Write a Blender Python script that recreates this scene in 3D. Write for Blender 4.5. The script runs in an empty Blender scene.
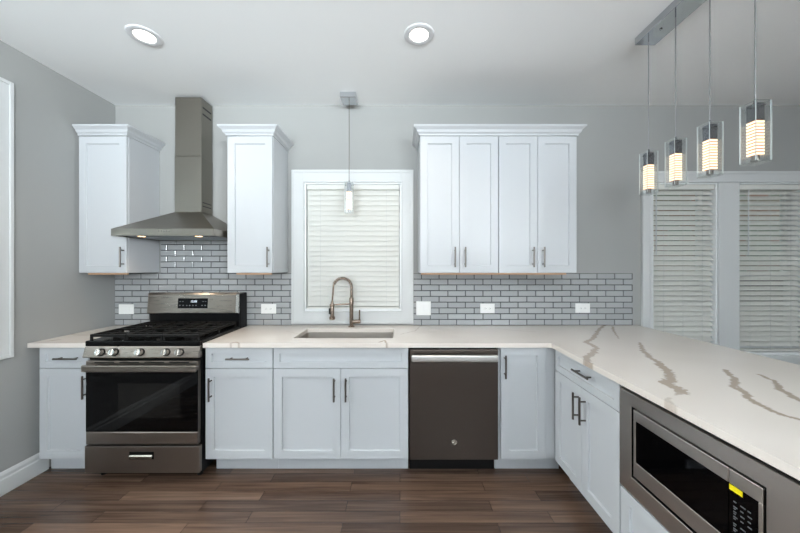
import bpy, bmesh, math, random
import numpy as np
from mathutils import Matrix, Vector
random.seed(7)
C = bpy.context.scene
COL = C.collection
PI = math.pi

# ------------------------------------------------------------------ camera, world, large lights, exposure
ZC = 1.428            # camera height
F = 313.0             # focal length in pixels of an 800 wide frame
cam_d = bpy.data.cameras.new('camera')
cam_d.sensor_width = 36.0
cam_d.lens = 36.0 * F / 800.0
cam_d.clip_start = 0.02
cam = bpy.data.objects.new('camera', cam_d)
cam.location = (0, 0, ZC)
cam.rotation_euler = (PI / 2, 0, 0)
COL.objects.link(cam)
C.camera = cam

w = bpy.data.worlds.new('overcast_sky')
C.world = w
w.use_nodes = True
wn = w.node_tree.nodes
wn['Background'].inputs['Color'].default_value = (0.80, 0.90, 1.0, 1)
wn['Background'].inputs['Strength'].default_value = 1.0

vs = C.view_settings
vs.view_transform = 'Standard'
vs.look = 'None'
vs.exposure = 0.09
vs.gamma = 1.0
vs.use_curve_mapping = False
C.cycles.use_denoising = True
C.cycles.max_bounces = 10
C.cycles.transparent_max_bounces = 24


def area_light(name, loc, direction, sx, sy, power, color=(1, 1, 1), spread=180):
    d = bpy.data.lights.new(name, 'AREA')
    d.shape = 'RECTANGLE'
    d.size, d.size_y = sx, sy
    d.energy = power
    d.color = color
    d.spread = math.radians(spread)
    o = bpy.data.objects.new(name, d)
    o.location = loc
    o.rotation_euler = Vector(direction).to_track_quat('-Z', 'Y').to_euler()
    COL.objects.link(o)
    return o


YREAR = -3.6
XL = -2.495            # left wall
# added fill lights behind the camera for bounced light; daylight through the side window
FILL_COLOR = (0.87, 0.95, 1.0)
area_light('rear_fill_light', (-1.0, YREAR + 0.05, 1.95), (-0.35, 1, 3.3), 2.6, 1.1, 66, FILL_COLOR, 152)
area_light('rear_fill_light', (-1.0, YREAR + 0.06, 1.95), (0, 1, 1.2), 2.6, 1.1, 15, FILL_COLOR)
area_light('rear_fill_light', (-1.0, YREAR + 0.07, 1.95), (0.1, 1, 0.35), 2.6, 1.1, 48, FILL_COLOR, 60)
area_light('second_rear_fill_light', (2.4, YREAR + 0.05, 1.95), (-2.6, 1.2, 1.6), 1.8, 1.1, 280, FILL_COLOR, 100)
area_light('second_rear_fill_light', (2.4, YREAR + 0.06, 1.95), (-0.6, 1, 3), 1.8, 1.1, 175, FILL_COLOR)
area_light('side_window_daylight', (XL + 0.012, 1.38, 1.72), (1, -0.45, -0.55), 1.0, 1.4, 34, (0.92, 0.97, 1.0), 110)

# ------------------------------------------------------------------ materials


def lin(c):
    return tuple(((v / 255.0) / 12.92 if v <= 10 else (((v / 255.0) + 0.055) / 1.055) ** 2.4) for v in c) + (1.0,)


def mat(name, rgb, rough=0.5, metal=0.0, spec=0.5, emit=None, estr=0.0, coat=0.0):
    m = bpy.data.materials.new(name)
    m.use_nodes = True
    b = m.node_tree.nodes['Principled BSDF']
    b.inputs['Base Color'].default_value = lin(rgb)
    b.inputs['Roughness'].default_value = rough
    b.inputs['Metallic'].default_value = metal
    b.inputs['Specular IOR Level'].default_value = spec
    b.inputs['Coat Weight'].default_value = coat
    if emit:
        b.inputs['Emission Color'].default_value = lin(emit)
        b.inputs['Emission Strength'].default_value = estr
    return m


def nodes_of(m):
    return m.node_tree.nodes, m.node_tree.links, m.node_tree.nodes['Principled BSDF']


def add_bump(m, scale, strength, dist=0.001, stretch=(1, 1, 1)):
    n, l, b = nodes_of(m)
    tc = n.new('ShaderNodeTexCoord')
    mp = n.new('ShaderNodeMapping')
    mp.inputs['Scale'].default_value = stretch
    nz = n.new('ShaderNodeTexNoise')
    nz.inputs['Scale'].default_value = scale
    nz.inputs['Detail'].default_value = 3
    bp = n.new('ShaderNodeBump')
    bp.inputs['Strength'].default_value = strength
    bp.inputs['Distance'].default_value = dist
    l.new(tc.outputs['Object'], mp.inputs['Vector'])
    l.new(mp.outputs['Vector'], nz.inputs['Vector'])
    l.new(nz.outputs['Fac'], bp.inputs['Height'])
    l.new(bp.outputs['Normal'], b.inputs['Normal'])
    return m


def brushed(name, rgb, rough, stretch=(2, 2, 300)):
    m = mat(name, rgb, rough, 1.0)
    n, l, b = nodes_of(m)
    tc = n.new('ShaderNodeTexCoord')
    mp = n.new('ShaderNodeMapping')
    mp.inputs['Scale'].default_value = stretch
    nz = n.new('ShaderNodeTexNoise')
    nz.inputs['Scale'].default_value = 3.0
    nz.inputs['Detail'].default_value = 4
    mr = n.new('ShaderNodeMapRange')
    mr.inputs['To Min'].default_value = rough - 0.06
    mr.inputs['To Max'].default_value = rough + 0.08
    l.new(tc.outputs['Object'], mp.inputs['Vector'])
    l.new(mp.outputs['Vector'], nz.inputs['Vector'])
    l.new(nz.outputs['Fac'], mr.inputs['Value'])
    l.new(mr.outputs['Result'], b.inputs['Roughness'])
    return m


def thin_glass(name, tint=(1, 1, 1), refl=1.0):
    m = bpy.data.materials.new(name)
    m.use_nodes = True
    n, l = m.node_tree.nodes, m.node_tree.links
    n.remove(n['Principled BSDF'])
    out = n['Material Output']
    tr = n.new('ShaderNodeBsdfTransparent')
    tr.inputs['Color'].default_value = tint + (1,)
    gl = n.new('ShaderNodeBsdfGlossy')
    gl.inputs['Roughness'].default_value = 0.02
    fr = n.new('ShaderNodeLayerWeight')          # facing ratio, the same from both sides of the pane
    pw = n.new('ShaderNodeMath')
    pw.operation = 'POWER'
    pw.inputs[1].default_value = 4.0
    mu = n.new('ShaderNodeMath')
    mu.operation = 'MULTIPLY_ADD'
    mu.inputs[1].default_value = 0.9
    mu.inputs[2].default_value = 0.045 * refl
    mu.use_clamp = True
    mx = n.new('ShaderNodeMixShader')
    l.new(fr.outputs['Facing'], pw.inputs[0])
    l.new(pw.outputs[0], mu.inputs[0])
    l.new(mu.outputs[0], mx.inputs['Fac'])
    l.new(tr.outputs[0], mx.inputs[1])
    l.new(gl.outputs[0], mx.inputs[2])
    l.new(mx.outputs[0], out.inputs['Surface'])
    return m


M = {}
M['wall'] = add_bump(mat('grey_wall_paint', (156, 157, 155), 0.6, spec=0.3), 180, 0.05)
M['ceil'] = add_bump(mat('white_ceiling_paint', (250, 251, 251), 0.7, spec=0.2), 160, 0.05)
M['trim'] = mat('white_trim_paint', (204, 206, 206), 0.35)
M['cab'] = mat('white_cabinet_paint', (191, 194, 197), 0.32)
M['toe'] = mat('white_toe_kick', (191, 194, 198), 0.4)
M['nickel'] = brushed('brushed_nickel', (114, 109, 104), 0.3)
M['steel'] = brushed('stainless_steel', (158, 152, 144), 0.24, (2, 2, 220))
M['barsteel'] = mat('satin_steel_bar', (215, 213, 210), 0.4, 1.0)
M['rangesteel'] = brushed('range_stainless_steel', (150, 142, 134), 0.28, (2, 2, 60))
M['slate'] = brushed('dark_stainless_steel', (146, 138, 132), 0.34, (2, 2, 60))
M['dwsteel'] = brushed('dishwasher_dark_steel', (92, 84, 79), 0.36, (60, 60, 2))
M['mwsteel'] = brushed('microwave_stainless_steel', (208, 202, 196), 0.36, (2, 2, 60))
M['hoodsteel'] = brushed('hood_stainless_steel', (136, 132, 124), 0.36, (60, 60, 2))
M['steel_lt'] = brushed('polished_stainless_steel', (205, 203, 200), 0.18, (2, 2, 220))
M['chrome'] = mat('chrome', (205, 208, 212), 0.06, 1.0)
M['bronze'] = mat('brushed_bronze_nickel', (146, 130, 118), 0.26, 1.0)
M['sinksteel'] = brushed('sink_steel', (186, 180, 173), 0.38)
M['black'] = mat('black_plastic', (8, 8, 9), 0.4, spec=0.2)
M['enamel'] = mat('black_enamel', (8, 8, 9), 0.14, spec=0.25)
M['bglass'] = mat('black_glass', (4, 4, 5), 0.04, spec=0.2)
M['window_dark'] = mat('oven_window_glass', (20, 19, 18), 0.05, spec=0.3)
M['iron'] = mat('cast_iron', (14, 13, 12), 0.5, spec=0.25)
M['burner'] = mat('burner_cap', (24, 22, 21), 0.4, spec=0.25)
M['mark'] = mat('white_print', (190, 190, 190), 0.5)
M['markdim'] = mat('grey_print', (96, 98, 101), 0.5)
M['digit'] = mat('lit_digits', (230, 240, 250), 0.5, emit=(225, 240, 255), estr=0.6)
M['yellow'] = mat('yellow_sticker', (236, 216, 10), 0.5)
M['plate'] = mat('white_plastic', (240, 240, 238), 0.3)
M['slot'] = mat('dark_slot', (45, 45, 45), 0.6)
M['ply_glow'] = mat('maple_glow_tan', (198, 160, 128), 0.5)
M['blind'] = mat('white_blind_slat', (236, 236, 231), 0.45)
M['cord'] = mat('grey_cord', (205, 207, 208), 0.5)
M['darkchrome'] = mat('canopy_chrome', (186, 189, 193), 0.08, 1.0)
M['socket'] = mat('socket_chrome', (120, 122, 126), 0.12, 1.0)
M['glassedge'] = mat('cut_glass_edge', (200, 206, 206), 0.15)
M['lampcord'] = mat('silver_lamp_cord', (150, 150, 152), 0.3, 0.8)
M['vinyl'] = mat('white_vinyl', (232, 234, 234), 0.35)
M['paneglass'] = thin_glass('window_glass', (0.92, 0.96, 0.94))
M['lampglass'] = thin_glass('clear_lamp_glass', (0.97, 0.98, 0.98), 1.3)
M['bulb'] = mat('lit_ribbed_crystal', (120, 110, 100), 0.3, emit=(255, 234, 200), estr=1.8)
M['bulbgap'] = mat('ribbed_crystal_groove', (90, 70, 50), 0.3, emit=(255, 150, 70), estr=0.45)
M['lens'] = mat('lit_lens', (255, 250, 240), 0.4, emit=(255, 244, 228), estr=5)
M['hoodlens'] = mat('lit_hood_lens', (255, 220, 170), 0.4, emit=(255, 205, 150), estr=7)
M['cantrim'] = mat('white_can_trim', (225, 226, 228), 0.4)
M['filter'] = brushed('hood_filter_mesh', (150, 155, 160), 0.35, (200, 200, 2))
M['grout'] = mat('dark_grout', (74, 75, 77), 0.85)
M['ext'] = mat('outside_ground', (120, 118, 110), 0.9)


def screen_mat():
    m = bpy.data.materials.new('insect_screen')
    m.use_nodes = True
    n, l, b = nodes_of(m)
    b.inputs['Base Color'].default_value = lin((60, 60, 62))
    b.inputs['Roughness'].default_value = 0.8
    tr = n.new('ShaderNodeBsdfTransparent')
    mx = n.new('ShaderNodeMixShader')
    mx.inputs['Fac'].default_value = 0.5
    l.new(tr.outputs[0], mx.inputs[1])
    l.new(b.outputs[0], mx.inputs[2])
    l.new(mx.outputs[0], n['Material Output'].inputs['Surface'])
    return m


M['screen'] = screen_mat()


def slat_mat():
    m = M['blind']
    n, l, b = nodes_of(m)
    tl = n.new('ShaderNodeBsdfTranslucent')
    tl.inputs['Color'].default_value = lin((225, 224, 216))
    mx = n.new('ShaderNodeMixShader')
    mx.inputs['Fac'].default_value = 0.25
    l.new(b.outputs[0], mx.inputs[1])
    l.new(tl.outputs[0], mx.inputs[2])
    l.new(mx.outputs[0], n['Material Output'].inputs['Surface'])


slat_mat()


def floor_mat():
    m = mat('dark_oak_floor', (80, 60, 48), 0.28)
    n, l, b = nodes_of(m)
    tc = n.new('ShaderNodeTexCoord')
    br = n.new('ShaderNodeTexBrick')
    br.offset = 0.37
    br.inputs['Color1'].default_value = (0, 0, 0, 1)
    br.inputs['Color2'].default_value = (1, 1, 1, 1)
    br.inputs['Mortar'].default_value = (0.0, 0.0, 0.0, 1)
    br.inputs['Scale'].default_value = 1.0
    br.inputs['Mortar Size'].default_value = 0.0011
    br.inputs['Bias'].default_value = 0.0
    br.inputs['Brick Width'].default_value = 0.86
    br.inputs['Row Height'].default_value = 0.083
    l.new(tc.outputs['Object'], br.inputs['Vector'])
    mp = n.new('ShaderNodeMapping')
    mp.inputs['Scale'].default_value = (0.9, 24, 1)
    # shift the grain from plank to plank
    sh = n.new('ShaderNodeVectorMath')
    sh.operation = 'MULTIPLY_ADD'
    sh.inputs[1].default_value = (7.0, 3.0, 5.0)
    l.new(br.outputs['Color'], sh.inputs[0])
    l.new(tc.outputs['Object'], sh.inputs[2])
    l.new(sh.outputs[0], mp.inputs['Vector'])
    nz = n.new('ShaderNodeTexNoise')
    nz.inputs['Scale'].default_value = 2.0
    nz.inputs['Detail'].default_value = 6
    nz.inputs['Distortion'].default_value = 0.5
    l.new(mp.outputs[0], nz.inputs['Vector'])
    mul = n.new('ShaderNodeMath')
    mul.operation = 'MULTIPLY_ADD'
    mul.inputs[1].default_value = 0.30
    l.new(br.outputs['Color'], mul.inputs[0])
    sc = n.new('ShaderNodeMath')
    sc.operation = 'MULTIPLY'
    sc.inputs[1].default_value = 0.86
    l.new(nz.outputs['Fac'], sc.inputs[0])
    l.new(sc.outputs[0], mul.inputs[2])
    cr = n.new('ShaderNodeValToRGB')
    e = cr.color_ramp.elements
    e[0].position, e[0].color = 0.12, lin((44, 32, 25))
    e[1].position, e[1].color = 0.9, lin((120, 96, 80))
    x = e.new(0.45)
    x.color = lin((72, 55, 45))
    l.new(mul.outputs[0], cr.inputs['Fac'])
    mx = n.new('ShaderNodeMixRGB')
    mx.inputs['Color2'].default_value = lin((20, 14, 11))
    l.new(br.outputs['Fac'], mx.inputs['Fac'])
    l.new(cr.outputs['Color'], mx.inputs['Color1'])
    l.new(mx.outputs[0], b.inputs['Base Color'])
    bp = n.new('ShaderNodeBump')
    bp.inputs['Strength'].default_value = 0.12
    bp.inputs['Distance'].default_value = 0.002
    l.new(nz.outputs['Fac'], bp.inputs['Height'])
    l.new(bp.outputs['Normal'], b.inputs['Normal'])
    mr = n.new('ShaderNodeMapRange')
    mr.inputs['To Min'].default_value = 0.16
    mr.inputs['To Max'].default_value = 0.30
    l.new(nz.outputs['Fac'], mr.inputs['Value'])
    l.new(mr.outputs['Result'], b.inputs['Roughness'])
    return m


M['floor'] = floor_mat()


def attr_mix_mat(name, attr, c0, c1, rough, spec=0.5):
    m = mat(name, c0, rough, spec=spec)
    n, l, b = nodes_of(m)
    a = n.new('ShaderNodeAttribute')
    a.attribute_name = attr
    mx = n.new('ShaderNodeMixRGB')
    mx.inputs['Color1'].default_value = lin(c0)
    mx.inputs['Color2'].default_value = lin(c1)
    l.new(a.outputs['Fac'], mx.inputs['Fac'])
    l.new(mx.outputs[0], b.inputs['Base Color'])
    return m


M['quartz'] = attr_mix_mat('veined_white_quartz', 'vein', (229, 221, 213), (168, 152, 136), 0.2)
M['tile'] = attr_mix_mat('grey_glazed_tile', 'tone', (160, 162, 163), (170, 172, 173), 0.12)


def brick_mat():
    m = mat('neighbour_brick', (150, 110, 95), 0.9)
    n, l, b = nodes_of(m)
    tc = n.new('ShaderNodeTexCoord')
    mp = n.new('ShaderNodeMapping')
    mp.inputs['Rotation'].default_value = (PI / 2, 0, 0)
    br = n.new('ShaderNodeTexBrick')
    br.inputs['Color1'].default_value = lin((168, 128, 112))
    br.inputs['Color2'].default_value = lin((140, 150, 134))
    br.inputs['Mortar'].default_value = lin((190, 186, 178))
    br.inputs['Scale'].default_value = 1.0
    br.inputs['Brick Width'].default_value = 0.4
    br.inputs['Row Height'].default_value = 0.14
    br.inputs['Mortar Size'].default_value = 0.01
    l.new(tc.outputs['Object'], mp.inputs['Vector'])
    l.new(mp.outputs['Vector'], br.inputs['Vector'])
    l.new(br.outputs['Color'], b.inputs['Base Color'])
    return m


M['brick'] = brick_mat()

# ------------------------------------------------------------------ mesh helpers


class MB:
    """Collects shapes into one bmesh."""

    def __init__(self):
        self.bm = bmesh.new()

    def box(self, x0, x1, y0, y1, z0, z1, bev=0.0, seg=1):
        bm = self.bm
        if x0 > x1: x0, x1 = x1, x0
        if y0 > y1: y0, y1 = y1, y0
        if z0 > z1: z0, z1 = z1, z0
        r = bmesh.ops.create_cube(bm, size=1.0, matrix=Matrix.Translation(((x0 + x1) / 2, (y0 + y1) / 2, (z0 + z1) / 2)) @ Matrix.Diagonal((x1 - x0, y1 - y0, z1 - z0, 1)))
        if bev > 0:
            bev = min(bev, 0.45 * min(x1 - x0, y1 - y0, z1 - z0))
            ed = list({e for v in r['verts'] for e in v.link_edges})
            bmesh.ops.bevel(bm, geom=ed, offset=bev, segments=seg, affect='EDGES', profile=0.5)
        return self

    def cyl(self, p0, p1, r0, r1=None, n=20, caps=True):
        p0, p1 = Vector(p0), Vector(p1)
        d = p1 - p0
        q = Vector((0, 0, 1)).rotation_difference(d.normalized()).to_matrix().to_4x4()
        bmesh.ops.create_cone(self.bm, cap_ends=caps, segments=n, radius1=r0, radius2=r0 if r1 is None else r1, depth=d.length,
                              matrix=Matrix.Translation((p0 + p1) / 2) @ q)
        return self

    def tube(self, pts, r, n=10, caps=True):
        bm = self.bm
        pts = [Vector(p) for p in pts]
        rings = []
        up = None
        for i, p in enumerate(pts):
            a = pts[max(i - 1, 0)]
            b = pts[min(i + 1, len(pts) - 1)]
            t = (b - a).normalized()
            if up is None:
                up = Vector((0, 0, 1)) if abs(t.z) < 0.9 else Vector((1, 0, 0))
            s = t.cross(up).normalized()
            up = s.cross(t).normalized()
            rad = r[i] if isinstance(r, (list, tuple)) else r
            rings.append([bm.verts.new(p + (s * math.cos(2 * PI * k / n) + up * math.sin(2 * PI * k / n)) * rad) for k in range(n)])
        for a, b in zip(rings, rings[1:]):
            for k in range(n):
                bm.faces.new((a[k], a[(k + 1) % n], b[(k + 1) % n], b[k]))
        if caps:
            bm.faces.new(rings[0][::-1])
            bm.faces.new(rings[-1])
        return self

    def loft(self, loops, cap0=True, cap1=True):
        bm = self.bm
        vs_ = [[bm.verts.new(p) for p in lp] for lp in loops]
        n = len(loops[0])
        for a, b in zip(vs_, vs_[1:]):
            for k in range(n):
                bm.faces.new((a[k], a[(k + 1) % n], b[(k + 1) % n], b[k]))
        if cap0: bm.faces.new(vs_[0][::-1])
        if cap1: bm.faces.new(vs_[-1])
        return self

    def prism_x(self, prof, x0, x1):
        """profile of (y, z) points pulled along x"""
        return self.loft([[(x0, y, z) for y, z in prof], [(x1, y, z) for y, z in prof]])

    def lathe(self, c, prof, n=24):
        """profile (r, z) turned about the vertical through c"""
        loops = [[(c[0] + r * math.cos(2 * PI * k / n), c[1] + r * math.sin(2 * PI * k / n), c[2] + z) for k in range(n)] for r, z in prof]
        return self.loft(loops)

    def sweep(self, paths):
        """paths[i][j]: profile point i at path station j"""
        bm = self.bm
        vs_ = [[bm.verts.new(p) for p in row] for row in paths]
        m = len(vs_)
        for i in range(m):
            a, b = vs_[i], vs_[(i + 1) % m]
            for j in range(len(a) - 1):
                bm.faces.new((a[j], a[j + 1], b[j + 1], b[j]))
        bm.faces.new([r[0] for r in vs_])
        bm.faces.new([r[-1] for r in vs_][::-1])
        return self

    def shaker(self, x0, x1, z0, z1, yf, th=0.02, rail=0.06, rec=0.011):
        """five-piece shaker front facing -y"""
        bm = self.bm
        yb = yf + th
        b = 0.0015

        def ring(i, y):
            return [(x0 + i, y, z0 + i), (x1 - i, y, z0 + i), (x1 - i, y, z1 - i), (x0 + i, y, z1 - i)]
        self.loft([ring(0, yb), ring(0, yf + b), ring(b, yf), ring(rail, yf), ring(rail + 0.0025, yf + rec)])
        return self

    def finish(self, name, material, parent=None, smooth=False, world=True):
        bm = self.bm
        bmesh.ops.recalc_face_normals(bm, faces=bm.faces[:])
        me = bpy.data.meshes.new(name)
        bm.to_mesh(me)
        bm.free()
        return link_mesh(name, me, material, parent, smooth, world)


BASE = {}


def link_mesh(name, me, material, parent=None, smooth=False, world=True):
    if smooth:
        for p in me.polygons:
            p.use_smooth = True
        try:
            me.set_sharp_from_angle(angle=math.radians(40))
        except Exception:
            pass
    o = bpy.data.objects.new(name, me)
    COL.objects.link(o)
    for m in (material if isinstance(material, (list, tuple)) else [material]):
        me.materials.append(M[m] if isinstance(m, str) else m)
    if parent is not None:
        o.parent = parent
        root = parent
        while root.parent is not None:
            root = root.parent
        if world:
            me.transform(BASE[root.name].inverted())
    return o


def thing(name, label, cat, loc=(0, 0, 0), rotz=0.0, group=None, kind=None):
    o = bpy.data.objects.new(name, None)
    o.empty_display_size = 0.05
    COL.objects.link(o)
    o.location = loc
    o.rotation_euler = (0, 0, rotz)
    BASE[o.name] = Matrix.Translation(loc) @ Matrix.Rotation(rotz, 4, 'Z')
    return tag(o, label, cat, group, kind)


def tag(o, label, cat, group=None, kind=None):
    o['label'] = label
    o['category'] = cat
    if group: o['group'] = group
    if kind: o['kind'] = kind
    return o


def copy_tree(o, parent=None):
    c = o.copy()
    COL.objects.link(c)
    if parent is not None:
        c.parent = parent
    for ch in list(o.children):
        copy_tree(ch, c)
    return c


def text_mesh(s, size, matrix, depth=0.0004):
    cu = bpy.data.curves.new('lettering', 'FONT')
    cu.body = s
    cu.size = size
    cu.extrude = depth
    cu.align_x = 'CENTER'
    cu.align_y = 'CENTER'
    ob = bpy.data.objects.new('lettering', cu)
    COL.objects.link(ob)
    dg = bpy.context.evaluated_depsgraph_get()
    me = bpy.data.meshes.new_from_object(ob.evaluated_get(dg))
    COL.objects.unlink(ob)
    bpy.data.objects.remove(ob)
    bpy.data.curves.remove(cu)
    me.materials.clear()
    me.transform(matrix)
    return me


FACE_FRONT = Matrix.Rotation(PI / 2, 4, 'X')      # lettering that reads from -y


def bar_pull(mb, c, length, axis='z', off=0.034, r=0.006):
    """bar pull on a face at y = c[1], standing off towards -y"""
    x, y, z = c
    h = length / 2
    q = h * 0.68
    if axis == 'z':
        mb.cyl((x, y - off, z - h), (x, y - off, z + h), r, n=14)
        for s in (-q, q):
            mb.cyl((x, y, z + s), (x, y - off, z + s), r * 0.8, n=10)
    else:
        mb.cyl((x - h, y - off, z), (x + h, y - off, z), r, n=14)
        for s in (-q, q):
            mb.cyl((x + s, y, z), (x + s, y - off, z), r * 0.8, n=10)
    return mb


# ------------------------------------------------------------------ the room
XR, YB, ZCEIL = 6.5, 2.744, 2.840
WT = 0.16


def wall_with_holes(name, axis, pos, thick, a0, a1, z0, z1, holes, material, label):
    """a wall in the plane axis = pos, from a0 to a1 along the other axis, with rectangular holes (a0, a1, z0, z1)"""
    mb = MB()
    xs = sorted({a0, a1} | {h[0] for h in holes} | {h[1] for h in holes})
    zs = sorted({z0, z1} | {h[2] for h in holes} | {h[3] for h in holes})
    for i in range(len(xs) - 1):
        for k in range(len(zs) - 1):
            cx, cz = (xs[i] + xs[i + 1]) / 2, (zs[k] + zs[k + 1]) / 2
            if any(h[0] < cx < h[1] and h[2] < cz < h[3] for h in holes):
                continue
            if axis == 'y':
                mb.box(xs[i], xs[i + 1], pos, pos + thick, zs[k], zs[k + 1])
            else:
                mb.box(pos, pos + thick, xs[i], xs[i + 1], zs[k], zs[k + 1])
    bmesh.ops.remove_doubles(mb.bm, verts=mb.bm.verts[:], dist=1e-5)
    seen = {}
    for f in mb.bm.faces[:]:
        key = tuple(sorted(v.index for v in f.verts)) if False else tuple(sorted(tuple(round(c, 4) for c in v.co) for v in f.verts))
        seen.setdefault(key, []).append(f)
    dead = [f for fs in seen.values() if len(fs) > 1 for f in fs]
    bmesh.ops.delete(mb.bm, geom=dead, context='FACES_ONLY')
    return tag(mb.finish(name, material), label, 'wall', kind='structure')


SW = (-0.837, 0.009, 1.038, 2.162)          # opening of the window over the sink
RW1 = (2.206, 2.780, 0.655, 2.162)          # right-hand windows
RW2 = (2.962, 3.560, 0.655, 2.162)
LW = (0.85, 1.915, 0.94, 2.51)              # left wall (y0, y1, z0, z1)
REAR = [(-2.3, 0.3, 0.35, 2.55), (1.5, 3.3, 0.35, 2.55)]

tag(MB().box(XL - WT, XR + WT, YREAR - WT, YB + WT, -0.1, 0).finish('floor', 'floor'), 'dark brown oak plank floor', 'floor', kind='structure')
tag(MB().box(XL - WT, XR + WT, YREAR - WT, YB + WT, ZCEIL, ZCEIL + 0.1).finish('ceiling', 'ceil'), 'flat white painted ceiling', 'ceiling', kind='structure')
wall_with_holes('wall_back', 'y', YB, WT, XL - WT, XR + WT, 0, ZCEIL, [SW, RW1, RW2], 'wall', 'grey painted wall behind the cabinets and windows')
wall_with_holes('wall_left', 'x', XL - WT, WT, YREAR, YB, 0, ZCEIL, [LW], 'wall', 'grey painted wall beside the range')
wall_with_holes('wall_right', 'x', XR, WT, YREAR, YB, 0, ZCEIL, [], 'wall', 'grey painted wall beyond the peninsula')
wall_with_holes('wall_rear', 'y', YREAR - WT, WT, XL - WT, XR + WT, 0, ZCEIL, REAR, 'wall', 'grey painted wall behind the camera')

# baseboard on the left wall
prof = [(0, 0), (0.017, 0), (0.017, 0.095), (0.012, 0.104), (0.012, 0.122), (0.006, 0.138), (0, 0.142)]
mb = MB()
mb.loft([[(XL + o, YREAR, z) for o, z in prof], [(XL + o, 2.209, z) for o, z in prof]])
tag(mb.finish('baseboard_left', 'trim'), 'white moulded baseboard along the left wall', 'baseboard', kind='structure')


def casing(mb, a0, a1, z0, z1, wdt, face, sign, axis, sides='lrtb'):
    """flat casing with a raised back band round an opening; face = wall plane, sign = towards the room"""
    def slab(u0, u1, v0, v1, d0, d1):
        if axis == 'y':
            mb.box(u0, u1, face + sign * d0, face + sign * d1, v0, v1, 0.002)
        else:
            mb.box(face + sign * d0, face + sign * d1, u0, u1, v0, v1, 0.002)
    o, t, bb = wdt, 0.016, 0.022
    if 'l' in sides:
        slab(a0 - o, a0, z0 - o, z1 + o, 0, t)
        slab(a0 - o, a0 - o + bb, z0 - o, z1 + o, t, t + 0.008)
        slab(a0 - 0.014, a0, z0, z1, t, t + 0.005)
    if 'r' in sides:
        slab(a1, a1 + o, z0 - o, z1 + o, 0, t)
        slab(a1 + o - bb, a1 + o, z0 - o, z1 + o, t, t + 0.008)
        slab(a1, a1 + 0.014, z0, z1, t, t + 0.005)
    if 't' in sides:
        slab(a0, a1, z1, z1 + o, 0, t)
        slab(a0 - o + bb, a1 + o - bb, z1 + o - bb, z1 + o, t, t + 0.008)
        slab(a0 - 0.014, a1 + 0.014, z1, z1 + 0.014, t, t + 0.005)
    if 'b' in sides:
        slab(a0, a1, z0 - o, z0, 0, t)
        slab(a0 - o + bb, a1 + o - bb, z0 - o, z0 - o + bb, t, t + 0.008)
        slab(a0 - 0.014, a1 + 0.014, z0 - 0.014, z0, t, t + 0.005)


def window_unit(name, op, zmeet, label):
    """double-hung sash window set deep in the back wall"""
    x0, x1, z0, z1 = op
    t = thing(name, label, 'window', ((x0 + x1) / 2, YB + 0.1, z0), kind='structure')
    y = YB + 0.085
    mb = MB()
    for a in ((x0, x0 + 0.012, z0, z1), (x1 - 0.012, x1, z0, z1), (x0 + 0.012, x1 - 0.012, z1 - 0.012, z1), (x0 + 0.012, x1 - 0.012, z0, z0 + 0.02)):
        mb.box(a[0], a[1], YB - 0.001, YB + WT, a[2], a[3])
    mb.finish('window_frame', 'vinyl', t)
    for nm, za, zb, yy in (('upper_sash', zmeet - 0.02, z1 - 0.014, y + 0.035), ('lower_sash', z0 + 0.02, zmeet + 0.02, y)):
        s = 0.038
        mb = MB()
        xa, xb = x0 + 0.014, x1 - 0.014
        mb.box(xa, xa + s, yy, yy + 0.03, za, zb, 0.002)
        mb.box(xb - s, xb, yy, yy + 0.03, za, zb, 0.002)
        mb.box(xa + s, xb - s, yy, yy + 0.03, za, za + s, 0.002)
        mb.box(xa + s, xb - s, yy, yy + 0.03, zb - s, zb, 0.002)
        sa = mb.finish(nm, 'vinyl', t)
        MB().box(xa + s, xb - s, yy + 0.012, yy + 0.018, za + s, zb - s).finish('pane', 'paneglass', sa)
    MB().box(x0 + 0.015, x1 - 0.015, YB + 0.1505, YB + 0.1515, z0 + 0.02, zmeet).finish('insect_screen', 'screen', t)
    return t


win1 = window_unit('window_1', SW, 1.57, 'white casement-trimmed window above the sink behind a lowered blind')
mb = MB()
casing(mb, SW[0], SW[1], SW[2], SW[3], 0.108, YB, -1, 'y')
mb.finish('window_casing', 'trim', win1)
window_unit('window_2', RW1, 1.36, 'narrow window nearest the wall cabinets, behind the peninsula')
window_unit('window_3', RW2, 1.36, 'narrow window at the far right behind the peninsula')
mb = MB()
o = 0.095
f = YB
x0, x1, z0, z1 = RW1[0], RW2[1], RW1[2], RW1[3]
mb.box(x0 - o, x0, f - 0.016, f, z0 - o, z1 + o, 0.002)
mb.box(x0 - o, x0 - o + 0.024, f - 0.026, f - 0.016, z0 - o, z1 + o, 0.002)
mb.box(x0 - 0.03, x0, f - 0.022, f - 0.016, z0, z1, 0.002)
mb.box(x1, x1 + o, f - 0.016, f, z0 - o, z1 + o, 0.002)
mb.box(x1 + o - 0.024, x1 + o, f - 0.026, f - 0.016, z0 - o, z1 + o, 0.002)
mb.box(x0, x1, f - 0.016, f, z1, z1 + o, 0.002)
mb.box(x0 - o + 0.024, x1 + o - 0.024, f - 0.026, f - 0.016, z1 + o - 0.024, z1 + o, 0.002)
mb.box(RW1[1], RW2[0], f - 0.016, f, z0, z1, 0.002)
mb.box(x0, x1, f - 0.022, f - 0.016, z1, z1 + 0.016, 0.002)
mb.box(x0 - o, x1 + o, f - 0.035, f, z0 - 0.03, z0, 0.003)
mb.box(x0 - o + 0.02, x1 + o - 0.02, f - 0.014, f, z0 - o, z0 - 0.03, 0.002)
tag(mb.finish('trim_1', 'trim'), 'white casing and sill framing the pair of windows behind the peninsula', 'window trim', kind='structure')

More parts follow.
